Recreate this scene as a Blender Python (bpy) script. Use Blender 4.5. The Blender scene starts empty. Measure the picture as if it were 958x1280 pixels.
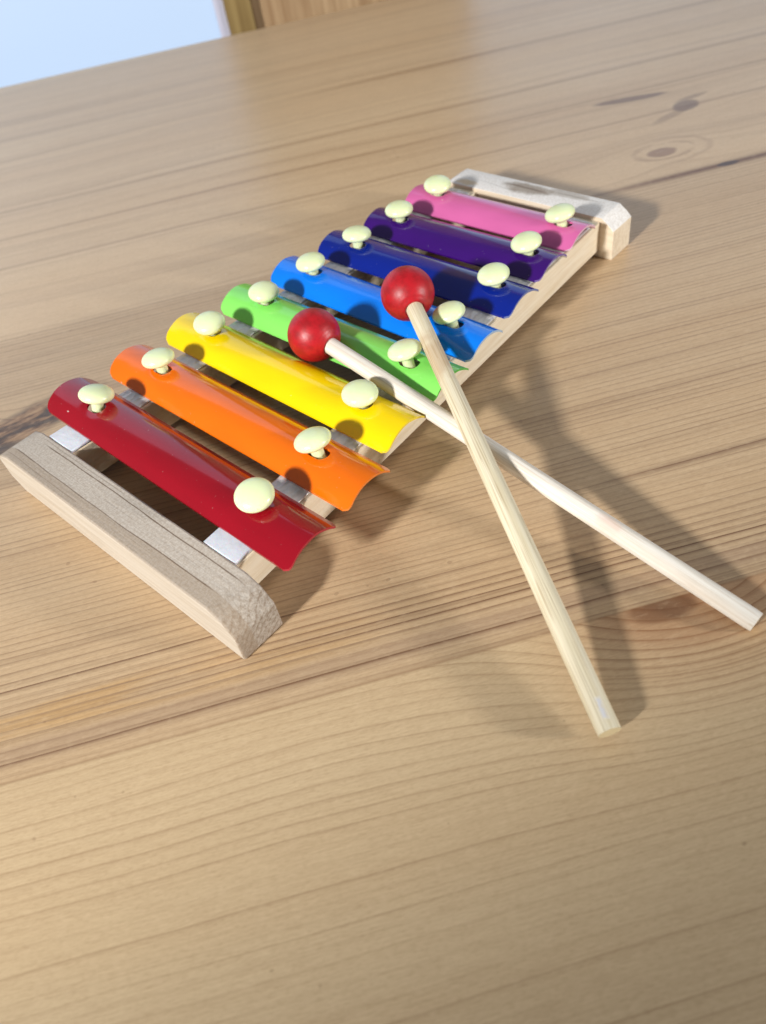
import bpy, bmesh, math, random
from mathutils import Vector, Matrix, noise as mnoise

random.seed(7)
S = 0.01                       # everything below is written in centimetres
scene = bpy.context.scene
COL = scene.collection


def srgb(r, g, b):
    def f(c):
        c /= 255.0
        return c / 12.92 if c <= 0.04045 else ((c + 0.055) / 1.055) ** 2.4
    return (f(r), f(g), f(b), 1.0)


# ------------------------------------------------------------------ node maths
class V:
    """A socket with arithmetic, so that a pattern can be written as a formula."""
    def __init__(self, nt, sock):
        self.nt, self.s = nt, sock

    def op(self, name, *args, clamp=False):
        n = self.nt.nodes.new('ShaderNodeMath')
        n.operation = name
        n.use_clamp = clamp
        for i, a in enumerate((self,) + args):
            if isinstance(a, V):
                self.nt.links.new(a.s, n.inputs[i])
            else:
                n.inputs[i].default_value = float(a)
        return V(self.nt, n.outputs[0])

    def __add__(self, o): return self.op('ADD', o)
    __radd__ = __add__
    def __sub__(self, o): return self.op('SUBTRACT', o)
    def __rsub__(self, o): return (self * -1.0) + o
    def __mul__(self, o): return self.op('MULTIPLY', o)
    __rmul__ = __mul__
    def __truediv__(self, o): return self.op('DIVIDE', o)
    def __pow__(self, o): return self.op('POWER', o)
    def abs(self): return self.op('ABSOLUTE')
    def fract(self): return self.op('FRACT')
    def exp(self): return self.op('EXPONENT')
    def sin(self): return self.op('SINE')
    def max(self, o): return self.op('MAXIMUM', o)
    def min(self, o): return self.op('MINIMUM', o)
    def clamp(self): return self.op('ADD', 0.0, clamp=True)

    def ss(self, a, b):
        """smoothstep from a to b (a may be above b)"""
        n = self.nt.nodes.new('ShaderNodeMapRange')
        n.interpolation_type = 'SMOOTHSTEP'
        self.nt.links.new(self.s, n.inputs['Value'])
        if a < b:
            n.inputs['From Min'].default_value, n.inputs['From Max'].default_value = a, b
        else:
            n.inputs['From Min'].default_value, n.inputs['From Max'].default_value = b, a
            n.inputs['To Min'].default_value, n.inputs['To Max'].default_value = 1.0, 0.0
        return V(self.nt, n.outputs['Result'])


class Mat:
    def __init__(self, name, rough=0.5, base=(.5, .5, .5, 1), spec=0.5):
        self.m = bpy.data.materials.new(name)
        self.m.use_nodes = True
        self.nt = self.m.node_tree
        self.b = self.nt.nodes['Principled BSDF']
        self.b.inputs['Roughness'].default_value = rough
        self.b.inputs['Base Color'].default_value = base
        self.b.inputs['Specular IOR Level'].default_value = spec

    def xyz(self, world=False):
        if world:
            g = self.nt.nodes.new('ShaderNodeNewGeometry').outputs['Position']
        else:
            g = self.nt.nodes.new('ShaderNodeTexCoord').outputs['Object']
        n = self.nt.nodes.new('ShaderNodeSeparateXYZ')
        self.nt.links.new(g, n.inputs[0])
        return [V(self.nt, n.outputs[i]) * 100.0 for i in range(3)]

    def noise(self, x, y, z=0.0, scale=1.0, detail=2.0, rough=0.5):
        c = self.nt.nodes.new('ShaderNodeCombineXYZ')
        for i, a in enumerate((x, y, z)):
            if isinstance(a, V):
                self.nt.links.new(a.s, c.inputs[i])
            else:
                c.inputs[i].default_value = a
        n = self.nt.nodes.new('ShaderNodeTexNoise')
        n.inputs['Scale'].default_value = scale
        n.inputs['Detail'].default_value = detail
        n.inputs['Roughness'].default_value = rough
        self.nt.links.new(c.outputs[0], n.inputs['Vector'])
        return V(self.nt, n.outputs['Fac'])

    def mix(self, fac, a, b, mode='MIX'):
        n = self.nt.nodes.new('ShaderNodeMix')
        n.data_type = 'RGBA'
        n.blend_type = mode
        if isinstance(fac, V):
            self.nt.links.new(fac.s, n.inputs[0])
        else:
            n.inputs[0].default_value = fac
        for k, c in ((6, a), (7, b)):
            if isinstance(c, tuple):
                n.inputs[k].default_value = c
            else:
                self.nt.links.new(c, n.inputs[k])
        return n.outputs[2]

    def color(self, c):
        self.nt.links.new(c, self.b.inputs['Base Color'])

    def set(self, name, v):
        if isinstance(v, V):
            self.nt.links.new(v.s, self.b.inputs[name])
        else:
            self.b.inputs[name].default_value = v

    def bump(self, h, strength=0.2, dist=0.0005):
        n = self.nt.nodes.new('ShaderNodeBump')
        n.inputs['Strength'].default_value = strength
        n.inputs['Distance'].default_value = dist
        self.nt.links.new(h.s, n.inputs['Height'])
        self.nt.links.new(n.outputs[0], self.b.inputs['Normal'])


# ------------------------------------------------------------------ materials
GR = -0.628                                   # direction of the boards
GU = (math.cos(GR), math.sin(GR))
GV = (-GU[1], GU[0])


def table_material():
    M = Mat('pine_table_top', rough=0.3)
    x, y, z = M.xyz(world=True)
    u = x * GU[0] + y * GU[1]
    v = x * GV[0] + y * GV[1]
    # broad waviness of the grain
    w1 = M.noise(u * 0.05, v * 0.10, 3.1, detail=1.5) - 0.5
    w2 = M.noise(u * 0.22, v * 0.55, 9.3, detail=2.0) - 0.5
    wob = w1 * 1.7 + w2 * 0.28
    # boards
    in0 = v.ss(-8.93, -8.99)                         # nearest board, flat sawn with the half knot
    in2 = v.ss(13.80, 13.87)                         # board beyond the far end block
    # ---- knots push the rings aside
    def knot(vv, uk, vk, su, sv, k):
        du, dv = (u - uk) / su, (v - vk) / sv
        e = ((du * du + dv * dv) * -1.0).exp()
        return vv + e * k, e

    f0, e0 = knot(v + wob * 0.55, 13.6, -8.95, 4.6, 3.5, 3.1)
    f1, e1 = knot(v + wob * 0.45, -6.6, 6.7, 2.6, 1.4, 1.2)
    f2, e2 = knot(v + wob * 1.1, 25.4, 16.5, 2.6, 1.7, -1.4)
    f2, e3 = knot(f2, 29.3, 21.0, 2.2, 1.4, 1.2)

    def rings(f, freq, sharp, seed):
        ph = f * freq + (M.noise(f * 0.6, seed, u * 0.012, detail=1.5) * 2.6)
        t = ph.fract()
        late = (t ** sharp) * t.ss(1.0, 0.94)
        amp = M.noise(ph.op('FLOOR') * 0.73, seed + 4.0, u * 0.035, detail=0.0).ss(0.28, 0.72)
        return late * (amp * 0.8 + 0.2)

    # board 0 : widely spaced rings
    r0 = rings(f0, 2.6, 12.0, 1.7) * 0.95 + rings(f0, 2.6, 3.0, 1.7) * 0.22
    nearknot = e0.ss(0.2, 0.85)
    r0b = rings(f0, 1.1, 22.0, 5.1) * 0.5
    tk = (f0 * 2.3 + wob * 0.3).fract()
    g0 = ((r0 + r0b).clamp() * 0.66 + (tk ** 6.0) * tk.ss(1.0, 0.93) * nearknot * 1.0).clamp()
    # board 1 : dense dark rings along its near edge, fine pale ones beyond
    band = v.ss(-9.1, -8.2) * (v + (u - 4.0) * 0.03).ss(-5.5, -6.1)
    r1 = rings(v + wob * 0.22, 3.4, 4.0, 11.0) + rings(v + wob * 0.22, 2.1, 9.0, 14.0) * 0.5
    r1f = rings(f1, 4.4, 5.0, 21.0)
    soft1 = M.noise(u * 0.022, f1 * 1.3, 5.0, detail=3.0, rough=0.6).ss(0.48, 0.78)
    streak = ((v + 4.22 + wob * 0.1) / 0.16)
    streak = ((streak * streak) * -1.0).exp() * u.ss(12.0, 15.5) * 0.5
    g1 = (band * r1 * 1.25 + r1f * 0.8 * (1.0 - band * 0.6) + soft1 * 0.30 + streak).clamp()
    # board 2 and all beyond
    r2 = rings(f2, 0.8, 3.0, 31.0)
    soft2 = M.noise(u * 0.02, f2 * 0.55, 8.0, detail=3.0, rough=0.6).ss(0.45, 0.8)
    g2 = (r2 * 0.26 + soft2 * 0.26).clamp()
    for vv, w, uu in ((28.4, 0.22, -60.0), (21.0, 0.16, -40.0), (36.0, 0.3, 6.0), (24.6, 0.14, -60)):
        q = (v - vv + wob * 0.35) / w
        g2 = g2 + ((q * q) * -1.0).exp() * 0.4 * u.ss(uu, uu + 10)
    g2 = g2.clamp()

    light0 = M.mix(M.noise(u * 0.03, v * 0.35, 2.0, detail=3.0), srgb(208, 185, 149), srgb(199, 171, 133))
    light1 = M.mix(M.noise(u * 0.03, v * 0.5, 12.0, detail=3.0), srgb(206, 180, 145), srgb(191, 160, 123))
    light2 = M.mix(M.noise(u * 0.03, v * 0.22, 22.0, detail=3.0), srgb(217, 191, 155), srgb(206, 175, 137))
    light0 = M.mix(nearknot * 0.4, light0, srgb(188, 146, 108))
    c0 = M.mix(g0, light0, srgb(128, 92, 60))
    c0 = M.mix((tk ** 6.0) * tk.ss(1.0, 0.93) * nearknot * 0.3, c0, srgb(136, 90, 56))
    # resin streaks in the dense band
    resin = band * u.ss(6.5, 1.0) * ((v + 7.2) / 0.75).abs().ss(1.0, 0.4) * M.noise(u * 0.16, v * 1.6, 40.0, detail=3.0).ss(0.42, 0.62)
    light1 = M.mix(resin * r1.ss(0.5, 0.05) * 0.36, light1, srgb(204, 152, 70))
    grey = band * ((v + 8.2) / 0.5).abs().ss(1.0, 0.3) * 0.35
    light1 = M.mix(grey, light1, srgb(150, 122, 104))
    c1 = M.mix(g1, light1, srgb(106, 74, 52))
    c2 = M.mix(g2, light2, srgb(132, 98, 70))
    c = M.mix(in0, c1, c0)
    c = M.mix(in2, c, c2)

    # ---- dark marks : knots, bark pockets, seam streak
    def blob(uk, vk, su, sv, soft=0.35, skew=0.0):
        a = (u - uk)
        b = (v - vk) - a * skew
        d = ((a / su) * (a / su) + (b / sv) * (b / sv)) + (M.noise(u * 0.9, v * 1.8, vk, detail=3.0) - 0.5) * 0.9
        return d.ss(1.0 + soft, 1.0 - soft)

    c = M.mix(blob(25.4, 16.4, 0.78, 0.46) * 0.7, c, srgb(132, 98, 80))
    rr = (((u - 25.5) / 1.5) * ((u - 25.5) / 1.5) + ((v - 16.5) / 0.88) * ((v - 16.5) / 0.88))
    ring = (rr - 1.0 + (M.noise(u * 0.5, v * 0.9, 3.0) - 0.5) * 0.9).abs().ss(0.45, 0.0)
    ring = ring * M.noise(u * 0.8, v * 0.8, 15.0, detail=2.0).ss(0.36, 0.56) + (rr - 2.6 + (M.noise(u * 0.5, v * 0.9, 9.0) - 0.5) * 1.6).abs().ss(0.7, 0.0) * u.ss(24.5, 26.5) * 0.6
    c = M.mix(ring * 0.42, c, srgb(134, 98, 76))
    c = M.mix(blob(29.1, 21.0, 0.8, 0.62, skew=0.25) * 0.7, c, srgb(104, 80, 66))
    c = M.mix(blob(28.0, 20.3, 1.5, 0.30, soft=0.7, skew=0.42) * 0.45, c, srgb(126, 98, 76))
    c = M.mix(blob(29.9, 21.9, 1.0, 0.22, soft=0.6, skew=0.2) * 0.5, c, srgb(120, 94, 76))
    c = M.mix(blob(27.0, 23.5, 2.1, 0.34, skew=-0.12) * 0.8, c, srgb(116, 90, 74))
    # seam streak with its dark spot
    q = (v - 13.70 + wob * 0.05) / 0.26
    c = M.mix(((q * q) * -1.0).exp() * u.ss(18.0, 26.0) * 0.95, c, srgb(108, 74, 46))
    c = M.mix(blob(27.5, 13.72, 0.55, 0.2) * 0.8, c, srgb(58, 48, 46))
    # dark knot left of the near end block
    d1 = M.noise(u * 0.55, (v - u * 0.35) * 1.9, 6.0, detail=4.0, rough=0.6)
    k1 = blob(-6.3, 6.9, 2.7, 1.05, soft=0.7, skew=0.42)
    c = M.mix(k1 * d1.ss(0.32, 0.52) * 0.95, c, srgb(56, 46, 42))
    c = M.mix(k1 * d1.ss(0.56, 0.40) * 0.45, c, srgb(150, 104, 66))
    c = M.mix(blob(-8.9, 5.0, 2.2, 0.36, soft=0.5, skew=0.3) * 0.85, c, srgb(52, 46, 48))
    # half knot cut by the seam under the longer stick
    kk = blob(13.4, -9.25, 2.6, 1.25, soft=0.55) * in0
    c = M.mix(kk * 0.38, c, srgb(158, 108, 72))
    core = blob(12.7, -9.15, 1.0, 0.45, soft=0.5) * in0
    c = M.mix(core * 0.7, c, srgb(104, 64, 40))
    q = (v + 8.96) / 0.045
    c = M.mix(((q * q) * -1.0).exp() * 0.45, c, srgb(122, 86, 56))

    # ---- pores and fibres
    fib = M.noise(u * 0.9, v * 16.0, 1.0, detail=3.0, rough=0.65)
    fine = M.noise(u * 5.0, v * 26.0, 2.0, detail=2.0, rough=0.7)
    c = M.mix((fib.ss(0.35, 0.75) * 0.18 + fine.ss(0.42, 0.72) * 0.20), c, srgb(134, 96, 62))
    pale = M.noise(u * 2.2, v * 5.0, 7.0, detail=4.0, rough=0.7)
    c = M.mix(pale.ss(0.5, 0.75) * 0.20, c, srgb(226, 200, 164))
    speck = M.noise(u * 3.1, v * 3.6, 77.0, detail=0.0).ss(0.855, 0.875)
    c = M.mix(speck * 0.28, c, srgb(110, 76, 52))
    crumb = M.noise(u * 2.7, v * 3.0, 131.0, detail=1.0).ss(0.835, 0.85)
    c = M.mix(crumb * 0.5, c, srgb(232, 220, 204))
    M.color(c)
    M.set('Roughness', 0.27 + fib * 0.1 + M.noise(u * 0.2, v * 0.4, 3.0) * 0.08)
    M.set('Specular IOR Level', 0.5)
    M.bump(fib * 0.6 + fine * 0.4 + pale * 0.4, 0.22, 0.0004)
    return M.m


def raw_wood(name, light, dark, axis='y', cracks=(), top_tint=None, rough=0.75, end_tint=0.0, front_band=None, stain=(), scale=1.0):
    """unfinished wood: fibres run along one axis; dark wavy cracks at given offsets across it"""
    M = Mat(name, rough=rough, spec=0.25)
    x, y, z = M.xyz()
    L, A = (y, x) if axis == 'y' else (x, y)
    fib = M.noise(L * 0.35 * scale, A * 7.0 * scale, z * 7.0 * scale, detail=4.0, rough=0.6)
    big = M.noise(L * 0.12, A * 1.2, z * 1.2, detail=2.0)
    saw = M.noise(L * 13.0, A * 9.0, z * 9.0, detail=3.0, rough=0.7)
    c = M.mix((fib.ss(0.3, 0.75) * 0.7 + big.ss(0.3, 0.7) * 0.3), light, dark)
    if top_tint:
        n = M.nt.nodes.new('ShaderNodeNewGeometry')
        s = M.nt.nodes.new('ShaderNodeSeparateXYZ')
        M.nt.links.new(n.outputs['True Normal'], s.inputs[0])
        up = V(M.nt, s.outputs[2])
        upm = up.ss(0.3, 0.6).max(V(M.nt, s.outputs[1]).op('ABSOLUTE').ss(0.3, 0.6) * end_tint)
        tc = M.mix(saw.ss(0.3, 0.7), top_tint[0], top_tint[1])
        tc = M.mix(fib.ss(0.45, 0.8) * 0.18, tc, top_tint[1])
        c = M.mix(upm, c, tc)
    else:
        upm = None
    if end_tint:
        ed = V(M.nt, s.outputs[1]).op('ABSOLUTE').ss(0.3, 0.55)
        arcs = ((((x + 1.2) * (x + 1.2) + (z + 0.9) * (z + 0.9)) ** 0.5) * 5.0 + M.noise(x, z, 1.0) * 1.5).fract()
        spk = M.noise(x * 9.0, y * 9.0, z * 9.0, detail=4.0, rough=0.8)
        c = M.mix(ed * (arcs.ss(0.5, 1.0) * 0.35 + spk.ss(0.4, 0.65) * 0.5), c, srgb(128, 106, 84))
        c = M.mix(ed * spk.ss(0.5, 0.3) * 0.35, c, srgb(206, 194, 176))
    if front_band is not None:
        fb = (x - front_band + (M.noise(y * 0.33, front_band * 3.0, 1.0, detail=2.0) - 0.5) * -0.3).ss(0.02, -0.02) * upm
        c = M.mix(fb * 0.45, c, srgb(150, 128, 104))
    if stain:
        for sx, sy, rx, ry, colr, st in stain:
            d = ((x - sx) / rx) * ((x - sx) / rx) + ((y - sy) / ry) * ((y - sy) / ry) + (M.noise(x * 2.2, y * 1.2, sy, detail=4.0, rough=0.7) - 0.5) * 2.4
            c = M.mix(d.ss(1.3, 0.2) * st, c, colr)
    for off, wv, width, y0, y1, st in cracks:
        wav = (M.noise(L * 0.33, off * 3.0, 1.0, detail=2.0) - 0.5) * wv
        d = (A - off - wav).abs() + (M.noise(L * 2.0, off, 4.0) - 0.5) * width * 0.9
        m = d.ss(width, width * 0.25) * L.ss(y0, y0 + 0.6) * L.ss(y1, y1 - 0.6) * st
        if upm is not None:
            m = m * upm
        c = M.mix(m, c, srgb(92, 70, 50))
    M.color(c)
    M.bump(saw * 0.6 + fib, 0.35, 0.0006)
    return M


def paint(name, rgb, rough=0.12):
    M = Mat(name, rough=rough, base=srgb(*rgb), spec=0.5)
    x, y, z = M.xyz()
    s = M.noise(x * 1.3, y * 0.35, z, detail=2.0)
    deep = tuple(v * 0.82 for v in srgb(*rgb)[:3]) + (1.0,)
    c = M.mix(s.ss(0.35, 0.7) * 0.5, srgb(*rgb), deep)
    nick = M.noise(x * 2.3, y * 2.0, z * 2.3, detail=1.0).ss(0.815, 0.83)
    dust = M.noise(x * 9.0, y * 9.0, z * 9.0, detail=1.0).ss(0.74, 0.80)
    c = M.mix(nick * 0.6 + dust * 0.10, c, srgb(226, 218, 210))
    M.color(c)
    hair = M.noise(x * 14.0, y * 0.6, z * 3.0, detail=3.0, rough=0.7)
    M.set('Roughness', hair * 0.07 + 0.05 + M.noise(x * 1.1, y * 1.1, 2.0, detail=2.0) * 0.06)
    d = M.noise(x * 2.6, y * 2.6, z * 2.6, detail=0.0)
    M.set('Coat Weight', 0.25)
    M.set('Coat Roughness', 0.06)
    M.bump(M.noise(x * 0.7, y * 0.12, z * 0.3, detail=1.0) + d * 0.04, 0.03, 0.002)
    return M.m


def metal_edge(name, rgb):
    M = Mat(name, rough=0.25, base=srgb(*rgb))
    M.set('Metallic', 0.3)
    return M.m


def bead_material():
    M = Mat('red_lacquered_wood', rough=0.3, spec=0.5)
    x, y, z = M.xyz()
    n = M.noise(x * 3.0, y * 3.0, z * 3.0, detail=4.0, rough=0.65)
    c = M.mix(n.ss(0.35, 0.7), srgb(180, 20, 32), srgb(152, 12, 22))
    M.color(c)
    M.set('Roughness', 0.32 + n * 0.2)
    r = (x * x + y * y) ** 0.5                       # turning rings round the stick's socket
    ringw = (r * 34.0).sin() * z.ss(0.35, 0.6) * r.ss(0.72, 0.5)
    M.bump(ringw * 0.5 + M.noise(x * 9.0, y * 9.0, z * 9.0, detail=3.0) * 0.8, 0.10, 0.0008)
    return M.m


def stick_material(name, light, dark, vein, smudge=None, chip=None):
    M = Mat(name, rough=0.55, spec=0.3)
    x, y, z = M.xyz()
    fib = M.noise(x * 9.0, y * 9.0, z * 0.30, detail=4.0, rough=0.6)
    lines = M.noise(x * 5.0, y * 5.0, z * 0.06, detail=1.0)
    c = M.mix(fib.ss(0.3, 0.72), light, dark)
    band = (lines * 9.0).fract().ss(0.55, 0.95) * M.noise(x * 1.0, y * 1.0, z * 0.2, 3.0).ss(0.3, 0.6)
    c = M.mix(band * 0.55, c, vein)
    if smudge:
        sx, sy, sz, sr, col, st = smudge
        d = ((x - sx) * (x - sx) + (y - sy) * (y - sy) + ((z - sz) / 1.6) * ((z - sz) / 1.6)) ** 0.5
        d = d + (M.noise(x * 2, y * 2, z * 2, detail=3.0) - 0.5) * sr * 1.2
        c = M.mix(d.ss(sr, sr * 0.4) * st, c, col)
    if chip:
        b, e, p = (Vector(k) for k in chip)
        lp = Vector((0, 0, 1)).rotation_difference((e - b).normalized()).inverted() @ (p - b)
        ang = math.atan2(lp.y, lp.x)
        tx, ty = -math.sin(ang), math.cos(ang)
        side = x * tx + y * ty
        m = side.abs().ss(0.11, 0.07) * (z - lp.z).abs().ss(0.32, 0.27) * (x * math.cos(ang) + y * math.sin(ang)).ss(0.0, 0.1)
        inner = side.abs().ss(0.075, 0.03) * (z - lp.z).abs().ss(0.27, 0.2)
        m = m * M.noise(x * 6.0, y * 6.0, z * 4.0, detail=2.0).ss(0.32, 0.5)
        c = M.mix(m * 0.35, c, srgb(232, 232, 238))
        c = M.mix(m * inner * 0.5, c, srgb(200, 204, 222))
        M.set('Roughness', m * -0.35 + 0.55)
    M.color(c)
    M.bump(fib + M.noise(x * 20, y * 20, z * 2.0, detail=2.0) * 0.5, 0.25, 0.0004)
    return M.m


MAT_TABLE = table_material()
M_edge = Mat('table_edge', rough=0.4, base=srgb(190, 150, 108))
NEAR_BLOCK = raw_wood('rough_sawn_wood', srgb(198, 188, 174), srgb(178, 164, 145), 'y',
                      cracks=((-2.12, 0.16, 0.030, -5.9, 5.0, 0.8), (-2.85, 0.18, 0.030, -5.4, 6.0, 0.7), (-1.98, 0.14, 0.025, 0.0, 5.5, 0.35),
                              (-2.5, 0.2, 0.02, -5.0, 1.0, 0.15), (-3.12, 0.16, 0.025, 1.0, 6.2, 0.35)),
                      top_tint=(srgb(196, 187, 176), srgb(176, 163, 149)), end_tint=1.0, front_band=-2.85).m
FAR_BLOCK = raw_wood('weathered_pale_wood', srgb(236, 222, 200), srgb(214, 194, 164), 'y',
                     cracks=((20.95, 0.6, 0.10, -0.9, 1.8, 0.5), (21.15, 0.4, 0.05, -3.6, -0.8, 0.35), (20.6, 0.8, 0.05, 0.2, 3.0, 0.22)),
                     top_tint=(srgb(242, 239, 236), srgb(220, 214, 207)), stain=((20.9, 0.3, 0.5, 1.3, srgb(128, 108, 86), 0.7), (20.3, 3.2, 0.25, 0.7, srgb(206, 172, 110), 0.6), (21.2, -1.6, 0.3, 1.2, srgb(150, 134, 116), 0.5))).m
RAIL = raw_wood('pale_rail_wood', srgb(244, 232, 210), srgb(226, 206, 174), 'x', rough=0.6).m
PAINTS = dict(
    red=((148, 6, 27), (190, 60, 70)), orange=((240, 112, 8), (245, 140, 60)), yellow=((250, 216, 0), (250, 225, 70)),
    green=((138, 228, 104), (110, 200, 90)), blue=((0, 126, 244), (175, 205, 235)), navy=((4, 32, 134), (120, 135, 190)),
    purple=((58, 10, 110), (130, 110, 180)), pink=((217, 106, 166), (232, 195, 215)))
for k, (a, b) in list(PAINTS.items()):
    PAINTS[k] = (paint(k + '_enamel', a), metal_edge(k + '_bar_edge', b))
PEG = Mat('cream_plastic', rough=0.28, base=srgb(229, 239, 192), spec=0.5)
PEG.set('Subsurface Weight', 0.5)
PEG.b.inputs['Subsurface Radius'].default_value = (0.6, 0.6, 0.35)
PEG.b.inputs['Subsurface Scale'].default_value = 0.002
PEG = PEG.m
STRIP = Mat('clear_plastic_tubing', rough=0.16, base=srgb(200, 194, 188), spec=0.6)
_x, _y, _z = STRIP.xyz()
STRIP.color(STRIP.mix(STRIP.noise(_x * 1.2, _y * 2.5, 1.0, detail=3.0).ss(0.4, 0.65), srgb(228, 226, 224), srgb(206, 202, 198)))
STRIP.set('Transmission Weight', 0.15)
STRIP.bump(STRIP.noise(_x * 1.5, _y * 4.0, 2.0, detail=2.0), 0.3, 0.002)
STRIP = STRIP.m
PAD = Mat('white_foam', rough=0.6, base=srgb(214, 217, 226), spec=0.3)
PAD.set('Subsurface Weight', 0.2)
PAD.b.inputs['Subsurface Scale'].default_value = 0.002
_x, _y, _z = PAD.xyz()
PAD.bump(PAD.noise(_x * 3, _y * 3, _z * 3, detail=3.0), 0.3, 0.001)
PAD = PAD.m
BEAD = bead_material()
STICK_A = stick_material('bleached_stick_wood', srgb(236, 230, 220), srgb(218, 207, 192), srgb(204, 188, 166),
                         smudge=(-0.1, 0.25, 12.6, 0.32, srgb(214, 172, 154), 0.4))
STICK_B = stick_material('straw_stick_wood', srgb(228, 218, 192), srgb(211, 198, 166), srgb(164, 140, 102),
                         smudge=(-0.05, 0.3, 3.6, 0.9, srgb(178, 138, 96), 0.45), chip=((9.80, -2.08, 3.28), (0.52, -15.72, 0.54), (0.79, -15.31, 0.86)))
END_GRAIN = Mat('stick_end_grain', rough=0.8, base=srgb(214, 196, 156), spec=0.2).m


# ------------------------------------------------------------------ mesh helpers
def add_obj(name, bm, mats, parent=None, smooth=None, bevel=None):
    me = bpy.data.meshes.new(name)
    bmesh.ops.recalc_face_normals(bm, faces=bm.faces)
    bm.to_mesh(me)
    bm.free()
    me.transform(Matrix.Scale(S, 4))
    for m in (mats if isinstance(mats, (list, tuple)) else [mats]):
        me.materials.append(m)
    o = bpy.data.objects.new(name, me)
    COL.objects.link(o)
    if bevel:
        b = o.modifiers.new('bevel', 'BEVEL')
        b.width = bevel * S
        b.segments = 3
        b.limit_method = 'ANGLE'
        b.angle_limit = math.radians(25)
        smooth = smooth or 40
    if smooth:
        for p in me.polygons:
            p.use_smooth = True
        me.set_sharp_from_angle(angle=math.radians(smooth))
    if parent:
        o.parent = parent
    return o


def bake(o):
    """apply the modifiers of o without operators"""
    dg = bpy.context.evaluated_depsgraph_get()
    dg.update()
    me = bpy.data.meshes.new_from_object(o.evaluated_get(dg))
    o.modifiers.clear()
    old = o.data
    o.data = me
    me.name = old.name


def empty(name, loc, label, cat, group=None):
    o = bpy.data.objects.new(name, None)
    o.empty_display_size = 0.01
    COL.objects.link(o)
    o.location = [c * S for c in loc]
    tag(o, label, cat, group)
    return o


def tag(o, label, cat, group=None):
    o['label'] = label
    o['category'] = cat
    if group:
        o['group'] = group


def box(bm, x0, x1, y0, y1, z0, z1):
    vs = [bm.verts.new((x, y, z)) for z in (z0, z1) for y in (y0, y1) for x in (x0, x1)]
    for f in ((0, 1, 3, 2), (4, 5, 7, 6), (0, 1, 5, 4), (2, 3, 7, 6), (0, 2, 6, 4), (1, 3, 7, 5)):
        bm.faces.new([vs[i] for i in f])


def prism(bm, prof, ax):
    """profile in (y,z) swept along x between ax[0] and ax[1]"""
    a = [bm.verts.new((ax[0], y, z)) for y, z in prof]
    b = [bm.verts.new((ax[1], y, z)) for y, z in prof]
    n = len(prof)
    bm.faces.new(a)
    bm.faces.new(b[::-1])
    for i in range(n):
        j = (i + 1) % n
        bm.faces.new((a[i], a[j], b[j], b[i]))


def lathe(bm, prof, seg=40, cap=True):
    rings = []
    for r, z in prof:
        if r < 1e-6:
            rings.append([bm.verts.new((0, 0, z))])
        else:
            rings.append([bm.verts.new((r * math.cos(2 * math.pi * k / seg), r * math.sin(2 * math.pi * k / seg), z)) for k in range(seg)])
    for a, b in zip(rings, rings[1:]):
        for k in range(seg):
            l = (k + 1) % seg
            if len(a) == 1 and len(b) == 1:
                continue
            if len(a) == 1:
                bm.faces.new((a[0], b[k], b[l]))
            elif len(b) == 1:
                bm.faces.new((a[k], a[l], b[0]))
            else:
                bm.faces.new((a[k], a[l], b[l], b[k]))
    if cap:
        for r in (rings[0], rings[-1]):
            if len(r) > 2:
                bm.faces.new(r)


# ------------------------------------------------------------------ table
def uvp(u, v, z):
    return (u * GU[0] + v * GV[0], u * GU[1] + v * GV[1], z)


table = empty('wooden_table', uvp(10, 10, -75), 'honey coloured pine table with long grain lines and dark knots, under the toy xylophone', 'table')


def table_part(name, u0, u1, v0, v1, z0, z1, mat, bevel):
    bm = bmesh.new()
    box(bm, u0, u1, v0, v1, z0, z1)
    bmesh.ops.rotate(bm, cent=(0, 0, 0), matrix=Matrix.Rotation(GR, 3, 'Z'), verts=bm.verts)
    o = add_obj(name, bm, mat, None, bevel=bevel)
    o.parent = table
    o.location = -table.location
    return o


table_part('tabletop', -62, 100, -38, 53.6, -2.8, 0.0, MAT_TABLE, 0.25)
for uu in (-56, 88):
    for vv in (-32, 41):
        table_part('leg', uu, uu + 6, vv, vv + 6, -75, -2.81, M_edge.m, 0.3)

# ------------------------------------------------------------------ xylophone
xylo = empty('toy_xylophone', (9.1, 0, 0), 'wooden toy xylophone with eight rainbow coloured metal bars held by cream pegs', 'xylophone')
XL = Vector((9.1 * S, 0, 0))


def xpart(name, bm, mats, parent=None, label=None, **k):
    o = add_obj(name, bm, mats, None, **k)
    o.parent = parent or xylo
    if parent is None:
        o.location = -XL
    if label:
        o['label'] = label
    return o


H, HC, CH = 1.79, 1.29, 0.63


def block(x0, x1, hl, mat, label, relief, ch):
    bm = bmesh.new()
    prof = [(-hl + 0.02, 0), (hl - relief, 0), (hl - relief * 0.12, relief * 0.62), (hl, HC), (hl - 0.27, H - 0.22), (hl - ch, H), (-hl + ch, H), (-hl + ch * 0.42, H - 0.25), (-hl + 0.02, H - ch * 0.78)]
    n = 26
    # lengthwise cuts so that the saw cut is not perfectly true
    prism(bm, prof, (x0, x1))
    o = xpart('end_block', bm, mat, label=label, bevel=0.07)
    return o


block(-3.36, -1.80, 6.48, NEAR_BLOCK, 'rough grey beige wooden end block with dark cracks, beside the red bar', 0.75, 0.95)
block(19.98, 21.48, 4.66, FAR_BLOCK, 'whitish weathered wooden end block with dark stains, beside the pink bar', 0.05, 0.62)


def rail_y(side, x):
    t = (x + 1.5) / 21.0
    return (4.5 + (3.2 - 4.5) * t) if side > 0 else (-4.20 + (-3.25 + 4.20) * t)


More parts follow.
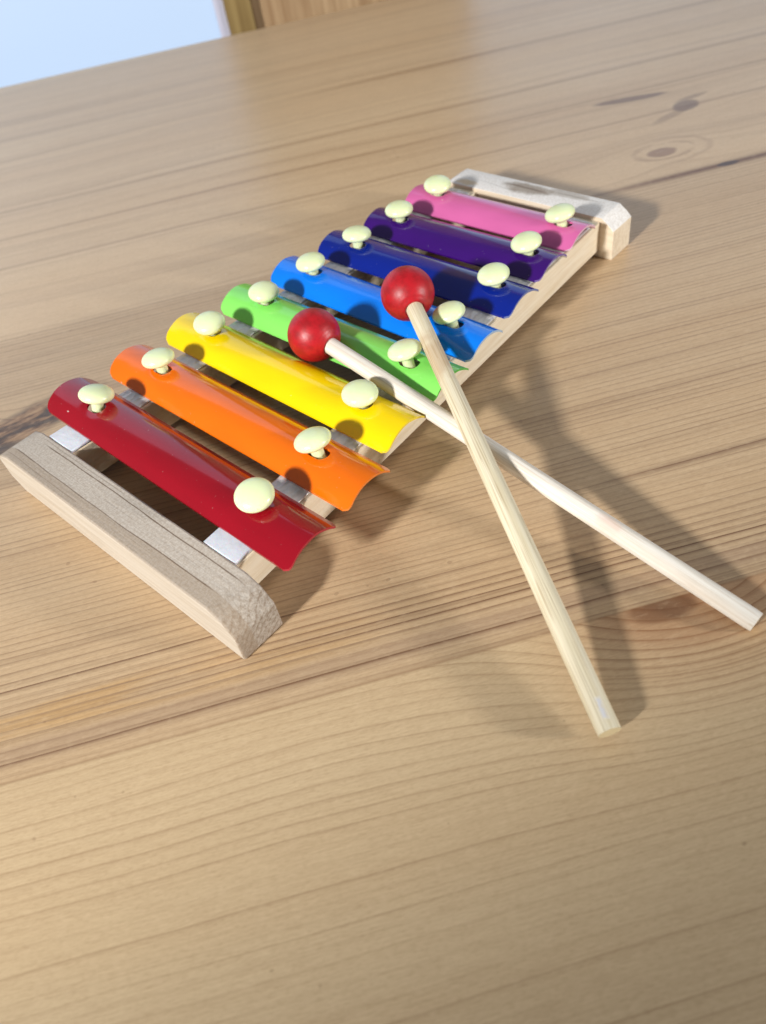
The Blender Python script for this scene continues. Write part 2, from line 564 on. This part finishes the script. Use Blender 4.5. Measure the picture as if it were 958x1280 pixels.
def slab(side, x0, x1, half, z0, z1, name, mat, bevel, rot=0.0, n=1, crown=0.0):
    bm = bmesh.new()
    m = 7
    secs = []
    for i in range(n + 1):
        x = x0 + (x1 - x0) * i / n
        yc = rail_y(side, x)
        sec = [bm.verts.new((x, yc - half, z0)), bm.verts.new((x, yc + half, z0))]
        for k in range(m):
            t = 1 - 2 * k / (m - 1)
            sec.append(bm.verts.new((x, yc + half * t, z1 + crown * (1 - t * t))))
        secs.append(sec)
    q = len(secs[0])
    for a, b in zip(secs, secs[1:]):
        for k in range(q):
            l = (k + 1) % q
            bm.faces.new((a[k], a[l], b[l], b[k]))
    bm.faces.new(secs[0])
    bm.faces.new(secs[-1][::-1])
    return xpart(name, bm, mat, bevel=bevel)


for s in (1, -1):
    slab(s, -1.81, 19.99, 0.76, 0.28, 1.62, 'rail', RAIL, 0.05)
    slab(s, -0.80, 19.6, 0.66, 1.625, 1.70, 'clear_strip', STRIP, 0.03, n=40, crown=0.05)
    slab(s, -1.79, -1.02, 0.74, 1.625, 1.74, 'foam_pad', PAD, 0.04, n=4, crown=0.04)

# bars: (colour, x at left end, y left, x at right end, y right)
BARS = [('red', 0.02, 6.58, -0.10, -6.60), ('orange', 2.62, 6.22, 2.55, -6.44), ('yellow', 5.22, 6.02, 5.10, -5.78), ('green', 7.82, 5.66, 7.85, -5.50),
        ('blue', 10.40, 5.38, 10.25, -5.24), ('navy', 13.00, 5.10, 13.08, -4.90), ('purple', 15.48, 4.66, 15.66, -4.52), ('pink', 18.02, 4.38, 18.10, -4.34)]
PL = [(0.14, 4.30), (2.71, 4.02), (5.23, 4.05), (7.82, 3.74), (10.35, 3.62), (12.95, 3.41), (15.43, 3.16), (17.99, 3.05)]
PR = [(-0.05, -4.28), (2.64, -4.07), (5.13, -3.83), (7.70, -3.60), (10.24, -3.55), (13.07, -3.48), (15.57, -3.26), (18.08, -3.19)]
BL = [(-0.07, 4.31), (2.66, 3.94), (5.26, 4.12), (7.81, 3.79), (10.38, 3.59), (12.89, 3.39), (15.43, 3.16), (18.04, 3.11)]
BR = [(0.02, -4.20), (2.62, -4.22), (5.14, -3.80), (7.69, -3.74), (10.28, -3.68), (13.14, -3.52), (15.65, -3.32), (18.12, -3.31)]
HW, SAG, ZE, TH = 1.045, 0.55, 1.79, 0.08
words = dict(red='dark red', orange='bright orange', yellow='yellow', green='light green', blue='sky blue', navy='navy blue', purple='deep purple', pink='pink')


def arc_z(t):
    """height above the edge for t in -1..1 across the bar: an arch with slightly flattened lips"""
    R = (HW * HW + SAG * SAG) / (2 * SAG)
    a = math.sqrt(R * R - (t * HW) ** 2) - (R - SAG)
    lip = max(0.0, abs(t) - 0.86) / 0.14
    return a + 0.035 * lip * lip


def make_bar(i):
    col, xl, yl, xr, yr = BARS[i]
    pl, pr = BL[i], BR[i]
    n_l, n_w = 120, 30
    bm = bmesh.new()
    rng = random.Random(50 + i)
    def rel_x(x, y):
        t = (y - yr) / (yl - yr)
        return x
    def point(a, b, top):
        # a along (0 = right end, 1 = left end), b across -1..1
        y = yr + (yl - yr) * a
        # rounded corners
        L = yl - yr
        rc = 0.24
        k = (1 - abs(b)) * HW
        inset = 0.0
        if k < rc:
            inset = rc - math.sqrt(max(0, rc * rc - (rc - k) ** 2))
        e = min(a, 1 - a) * L
        if e < 1.0:
            y += inset * (1 - e / 1.0) * (1 if a < 0.5 else -1)
        x = xr + (xl - xr) * a + b * HW
        z = ZE + arc_z(b)
        for hx, hy in (pl, pr):            # pressed dimple round each hole
            d = math.hypot((x - hx) / 0.40, (y - hy) / 0.50)
            z -= 0.045 * math.exp(-d ** 4)
        z += 0.005 * mnoise.noise(Vector((i * 7.1, y * 0.35, b * 0.8)))
        z += 0.02 * mnoise.noise(Vector((i * 3.3, y * 0.9, b * 2.0))) * max(0, 1 - e / 0.9)
        if not top:
            z -= TH
        return (x, y, z)
    grids = []
    for top in (True, False):
        g = [[bm.verts.new(point(a / n_l, -1 + 2 * b / n_w, top)) for b in range(n_w + 1)] for a in range(n_l + 1)]
        grids.append(g)
    for g in grids:
        for a in range(n_l):
            for b in range(n_w):
                bm.faces.new((g[a][b], g[a][b + 1], g[a + 1][b + 1], g[a + 1][b]))
    t, u = grids
    rim = [(a, 0) for a in range(n_l)] + [(n_l, b) for b in range(n_w)] + [(a, n_w) for a in range(n_l, 0, -1)] + [(0, b) for b in range(n_w, 0, -1)]
    for k in range(len(rim)):
        p, q = rim[k], rim[(k + 1) % len(rim)]
        f = bm.faces.new((t[p[0]][p[1]], t[q[0]][q[1]], u[q[0]][q[1]], u[p[0]][p[1]]))
        f.material_index = 1 if (p[0] == q[0]) else 0
    o = xpart('note_bar', bm, list(PAINTS[col]), label=words[col] + ' enamelled metal bar')
    # oval holes
    cb = bmesh.new()
    for hx, hy in (pl, pr):
        pts = []
        for k in range(32):
            an = 2 * math.pi * k / 32
            c, s = math.cos(an), math.sin(an)
            pts.append((hx + 0.27 * c, hy + (0.14 if s > 0 else -0.14) + 0.27 * s - 0.03))
        lo = [cb.verts.new((px, py, 1.2)) for px, py in pts]
        hi = [cb.verts.new((px, py, 3.0)) for px, py in pts]
        cb.faces.new(lo)
        cb.faces.new(hi)
        for k in range(32):
            cb.faces.new((lo[k], lo[(k + 1) % 32], hi[(k + 1) % 32], hi[k]))
    cutter = add_obj('cutter', cb, [PAINTS[col][0]])
    cutter.location = (0, 0, 0)
    o.location = (0, 0, 0)
    o.parent = None
    mod = o.modifiers.new('holes', 'BOOLEAN')
    mod.operation = 'DIFFERENCE'
    mod.object = cutter
    mod.solver = 'EXACT'
    bake(o)
    bpy.data.objects.remove(cutter, do_unlink=True)
    for p in o.data.polygons:
        p.use_smooth = True
    o.data.set_sharp_from_angle(angle=math.radians(35))
    o.parent = xylo
    o.location = -XL
    # the pegs that hold this bar
    for (hx, hy), (bx, by), seed in ((PL[i], BL[i], 1), (PR[i], BR[i], 2)):
        pb = bmesh.new()
        prof = [(0.0, -1.15), (0.20, -1.15), (0.215, -0.28), (0.235, -0.235), (0.29, -0.215), (0.40, -0.195), (0.50, -0.165), (0.565, -0.125), (0.60, -0.07),
                (0.612, -0.01), (0.600, 0.045), (0.562, 0.11), (0.50, 0.165), (0.41, 0.215), (0.30, 0.25), (0.16, 0.275), (0.0, 0.282)]
        lathe(pb, prof, 44)
        pg = add_obj('peg', pb, PEG, None, smooth=70)
        axis = Vector((hx - bx, hy - by, 0.60))
        axis.normalize()
        q = Vector((0, 0, 1)).rotation_difference(axis)
        pg.rotation_mode = 'QUATERNION'
        pg.rotation_quaternion = q
        pg.parent = o
        pg.location = (hx * S, hy * S, 2.71 * S)
    return o


for i in range(8):
    make_bar(i)


# ------------------------------------------------------------------ mallets
def mallet(name, label, ball, end, br, sr, mat, chip=False, roll=0.0):
    b, e = Vector(ball), Vector(end)
    ax = (e - b)
    L = ax.length
    root = empty(name, ball, label, 'mallet', 'two red headed xylophone mallets')
    root.rotation_mode = 'QUATERNION'
    root.rotation_quaternion = Vector((0, 0, 1)).rotation_difference(ax.normalized()) @ Matrix.Rotation(roll, 3, 'Z').to_quaternion()
    bm = bmesh.new()
    prof = []
    for k in range(49):
        a = math.pi * k / 48
        prof.append((br * math.sin(a), -br * math.cos(a)))
    # flat spot where the stick enters
    prof = [(r, z) for r, z in prof if not (z > 0 and r < sr + 0.06)]
    prof += [(sr + 0.05, prof[-1][1] - 0.015), (sr + 0.01, prof[-1][1] - 0.04), (0.0, prof[-1][1] - 0.05)]
    prof[0] = (0.0, -br)
    lathe(bm, prof, 64)
    add_obj('mallet_head', bm, BEAD, root, smooth=50)
    bm = bmesh.new()
    seg, n = 40, 90
    rings = []
    z0 = br * 0.6
    for j in range(n + 1):
        z = z0 + (L - z0) * j / n
        r = sr * (1 + 0.02 * mnoise.noise(Vector((z * 0.3, sr * 50, 2))))
        if j == n:
            r *= 0.965
        rings.append([bm.verts.new((r * math.cos(2 * math.pi * k / seg) * (1 + 0.015 * mnoise.noise(Vector((k * 0.4, z * 0.1, 7)))), r * math.sin(2 * math.pi * k / seg), z + (-0.02 if j == n - 1 else 0))) for k in range(seg)])
    for a, c in zip(rings, rings[1:]):
        for k in range(seg):
            l = (k + 1) % seg
            bm.faces.new((a[k], a[l], c[l], c[k]))
    bm.faces.new(rings[0])
    f = bm.faces.new(rings[-1])
    f.material_index = 1
    st = add_obj('stick', bm, [mat, END_GRAIN], root, smooth=45)
    return root, st


mallet('mallet', 'red ball mallet with bleached white stick lying underneath the other mallet', (6.68, -0.21, 2.76), (5.62, -17.10, 0.29), 0.955, 0.295, STICK_A)
rootB, stB = mallet('mallet', 'red ball mallet with straw yellow stick resting across the white stick', (9.80, -2.08, 3.28), (0.52, -15.72, 0.54), 0.970, 0.305, STICK_B)

# ------------------------------------------------------------------ beyond the table


def back_box(bm, u0, u1, v0, v1, z0, z1):
    bm2 = bmesh.new()
    box(bm2, u0, u1, v0, v1, z0, z1)
    bmesh.ops.rotate(bm2, cent=(0, 0, 0), matrix=Matrix.Rotation(GR, 3, 'Z'), verts=bm2.verts)
    me = bpy.data.meshes.new('t')
    bm2.to_mesh(me)
    bm2.free()
    bm.from_mesh(me)
    bpy.data.meshes.remove(me)


def window_glow():
    M = Mat('daylit_frosted_pane', rough=0.3, base=srgb(90, 100, 115))
    M.b.inputs['Emission Color'].default_value = srgb(203, 226, 255)
    M.b.inputs['Emission Strength'].default_value = 0.76
    return M.m


PANE = window_glow()
FRAME = Mat('lilac_white_frame', rough=0.5, base=srgb(205, 205, 225)).m
OAK1 = raw_wood('oiled_post_wood', srgb(176, 138, 84), srgb(140, 104, 58), 'z', rough=0.5).m
OAK2 = raw_wood('pale_board_wood', srgb(190, 152, 108), srgb(158, 120, 80), 'z', rough=0.5).m


def vertical_wood(name, a, b):
    M = Mat(name, rough=0.5, spec=0.3)
    x, y, z = M.xyz()
    f = M.noise(x * 1.6, y * 1.6, z * 0.06, detail=4.0, rough=0.6)
    M.color(M.mix(f.ss(0.3, 0.7), a, b))
    return M.m


OAK1 = vertical_wood('oiled_post_wood', srgb(158, 134, 86), srgb(128, 104, 62))
OAK2 = vertical_wood('pale_board_wood', srgb(190, 160, 124), srgb(156, 124, 90))


def window(u0, u1, label, frame_side):
    w = empty('window', uvp((u0 + u1) / 2, 62, -75), label, 'window')
    w['kind'] = 'thing'
    bm = bmesh.new()
    back_box(bm, u0, u1, 62.0, 62.6, -70, 62)
    o = add_obj('pane', bm, PANE, w)
    o.location = -w.location
    bm = bmesh.new()
    if frame_side > 0:
        back_box(bm, u1, u1 + 0.86, 61.6, 63, -75, 66)
    else:
        back_box(bm, u0 - 0.86, u0, 61.6, 63, -75, 66)
    o = add_obj('frame', bm, FRAME, w)
    o.location = -w.location
    return w


window(-75, 5.66, 'bright bluish white glazed panel with a thin lilac frame, left of the wooden post', 1)
window(30.0, 110, 'added glowing panel that lights the table, out of view to the right of the wide wooden board', -1)  # unseen panel, added to light the table and give its pale reflection
post = None
bm = bmesh.new()
back_box(bm, 6.53, 8.9, 60.8, 63.4, -75, 66)
post = add_obj('wooden_post', bm, OAK1, None, bevel=0.15)
tag(post, 'narrow olive brown wooden post between the bright panel and the wide board', 'post')
bm = bmesh.new()
back_box(bm, 8.92, 29.0, 62.2, 64, -75, 66)
board = add_obj('wooden_board', bm, OAK2, None, bevel=0.15)
tag(board, 'pale wide wooden board with vertical grain, right of the narrow post', 'board')

# ------------------------------------------------------------------ light
world = bpy.data.worlds.new('World')
scene.world = world
world.use_nodes = True
wb = world.node_tree.nodes['Background']
wb.inputs['Color'].default_value = (0.92, 0.97, 1.0, 1)
wb.inputs['Strength'].default_value = 0.175


def look(o, target):
    d = Vector(target) * S - o.location
    o.rotation_euler = d.to_track_quat('-Z', 'Y').to_euler()


LP = Vector((-98, -6, 56.5))
ld = bpy.data.lights.new('lamp', 'SPOT')
ld.energy = 71
ld.color = (1.0, 0.985, 0.955)
ld.shadow_soft_size = 0.052
HALF = math.radians(60.3)
ld.spot_size = 2 * HALF
ld.spot_blend = 0.05
lo = bpy.data.objects.new('lamp', ld)
COL.objects.link(lo)
lo.location = LP * S
# cone rim stands in for an unseen person's shadow across the near right corner
a0, e0 = math.radians(-6.1), math.radians(-30.4)
d0 = Vector((math.cos(a0) * math.cos(e0), math.sin(a0) * math.cos(e0), math.sin(e0)))
east = Vector((-math.sin(a0), math.cos(a0), 0))
up = Vector((-math.cos(a0) * math.sin(e0), -math.sin(a0) * math.sin(e0), math.cos(e0)))
aim = d0 * math.cos(math.radians(60)) + (east * 0.9 + up * 0.435).normalized() * math.sin(math.radians(60))
lo.rotation_euler = aim.to_track_quat('-Z', 'Y').to_euler()

ad = bpy.data.lights.new('room_lamp', 'AREA')
ad.shape = 'DISK'
ad.size = 0.11
ad.energy = 6.0
ad.color = (1.0, 0.985, 0.96)
ao = bpy.data.objects.new('room_lamp', ad)
COL.objects.link(ao)
ao.location = Vector((4 + 1.4 * 28, -10 - 3.0 * 28, 28)) * S
look(ao, (5, -8, 0))

# ------------------------------------------------------------------ camera
cd = bpy.data.cameras.new('camera')
cam = bpy.data.objects.new('camera', cd)
COL.objects.link(cam)
R = Matrix(((0.64847909, 0.61522309, -0.44830282), (-0.74910896, 0.41106372, -0.51948281), (-0.13531679, 0.6727014, 0.72743535)))
cam.matrix_world = Matrix.Translation(Vector((-8.13938283, -19.17209713, 18.45899249)) * S) @ R.to_4x4()
cd.sensor_fit = 'VERTICAL'
cd.sensor_height = 24.0
cd.lens = 0.9723052732 * 1000 / 1280 * 24.0
cd.clip_start = 0.01
cd.clip_end = 50
cd.dof.use_dof = True
cd.dof.focus_distance = 0.25
cd.dof.aperture_fstop = 9.0
scene.camera = cam

scene.view_settings.view_transform = 'Standard'
scene.view_settings.look = 'None'
scene.view_settings.exposure = 0.11
scene.view_settings.gamma = 1
scene.render.resolution_x, scene.render.resolution_y = 766, 1024
scene.cycles.use_denoising = True
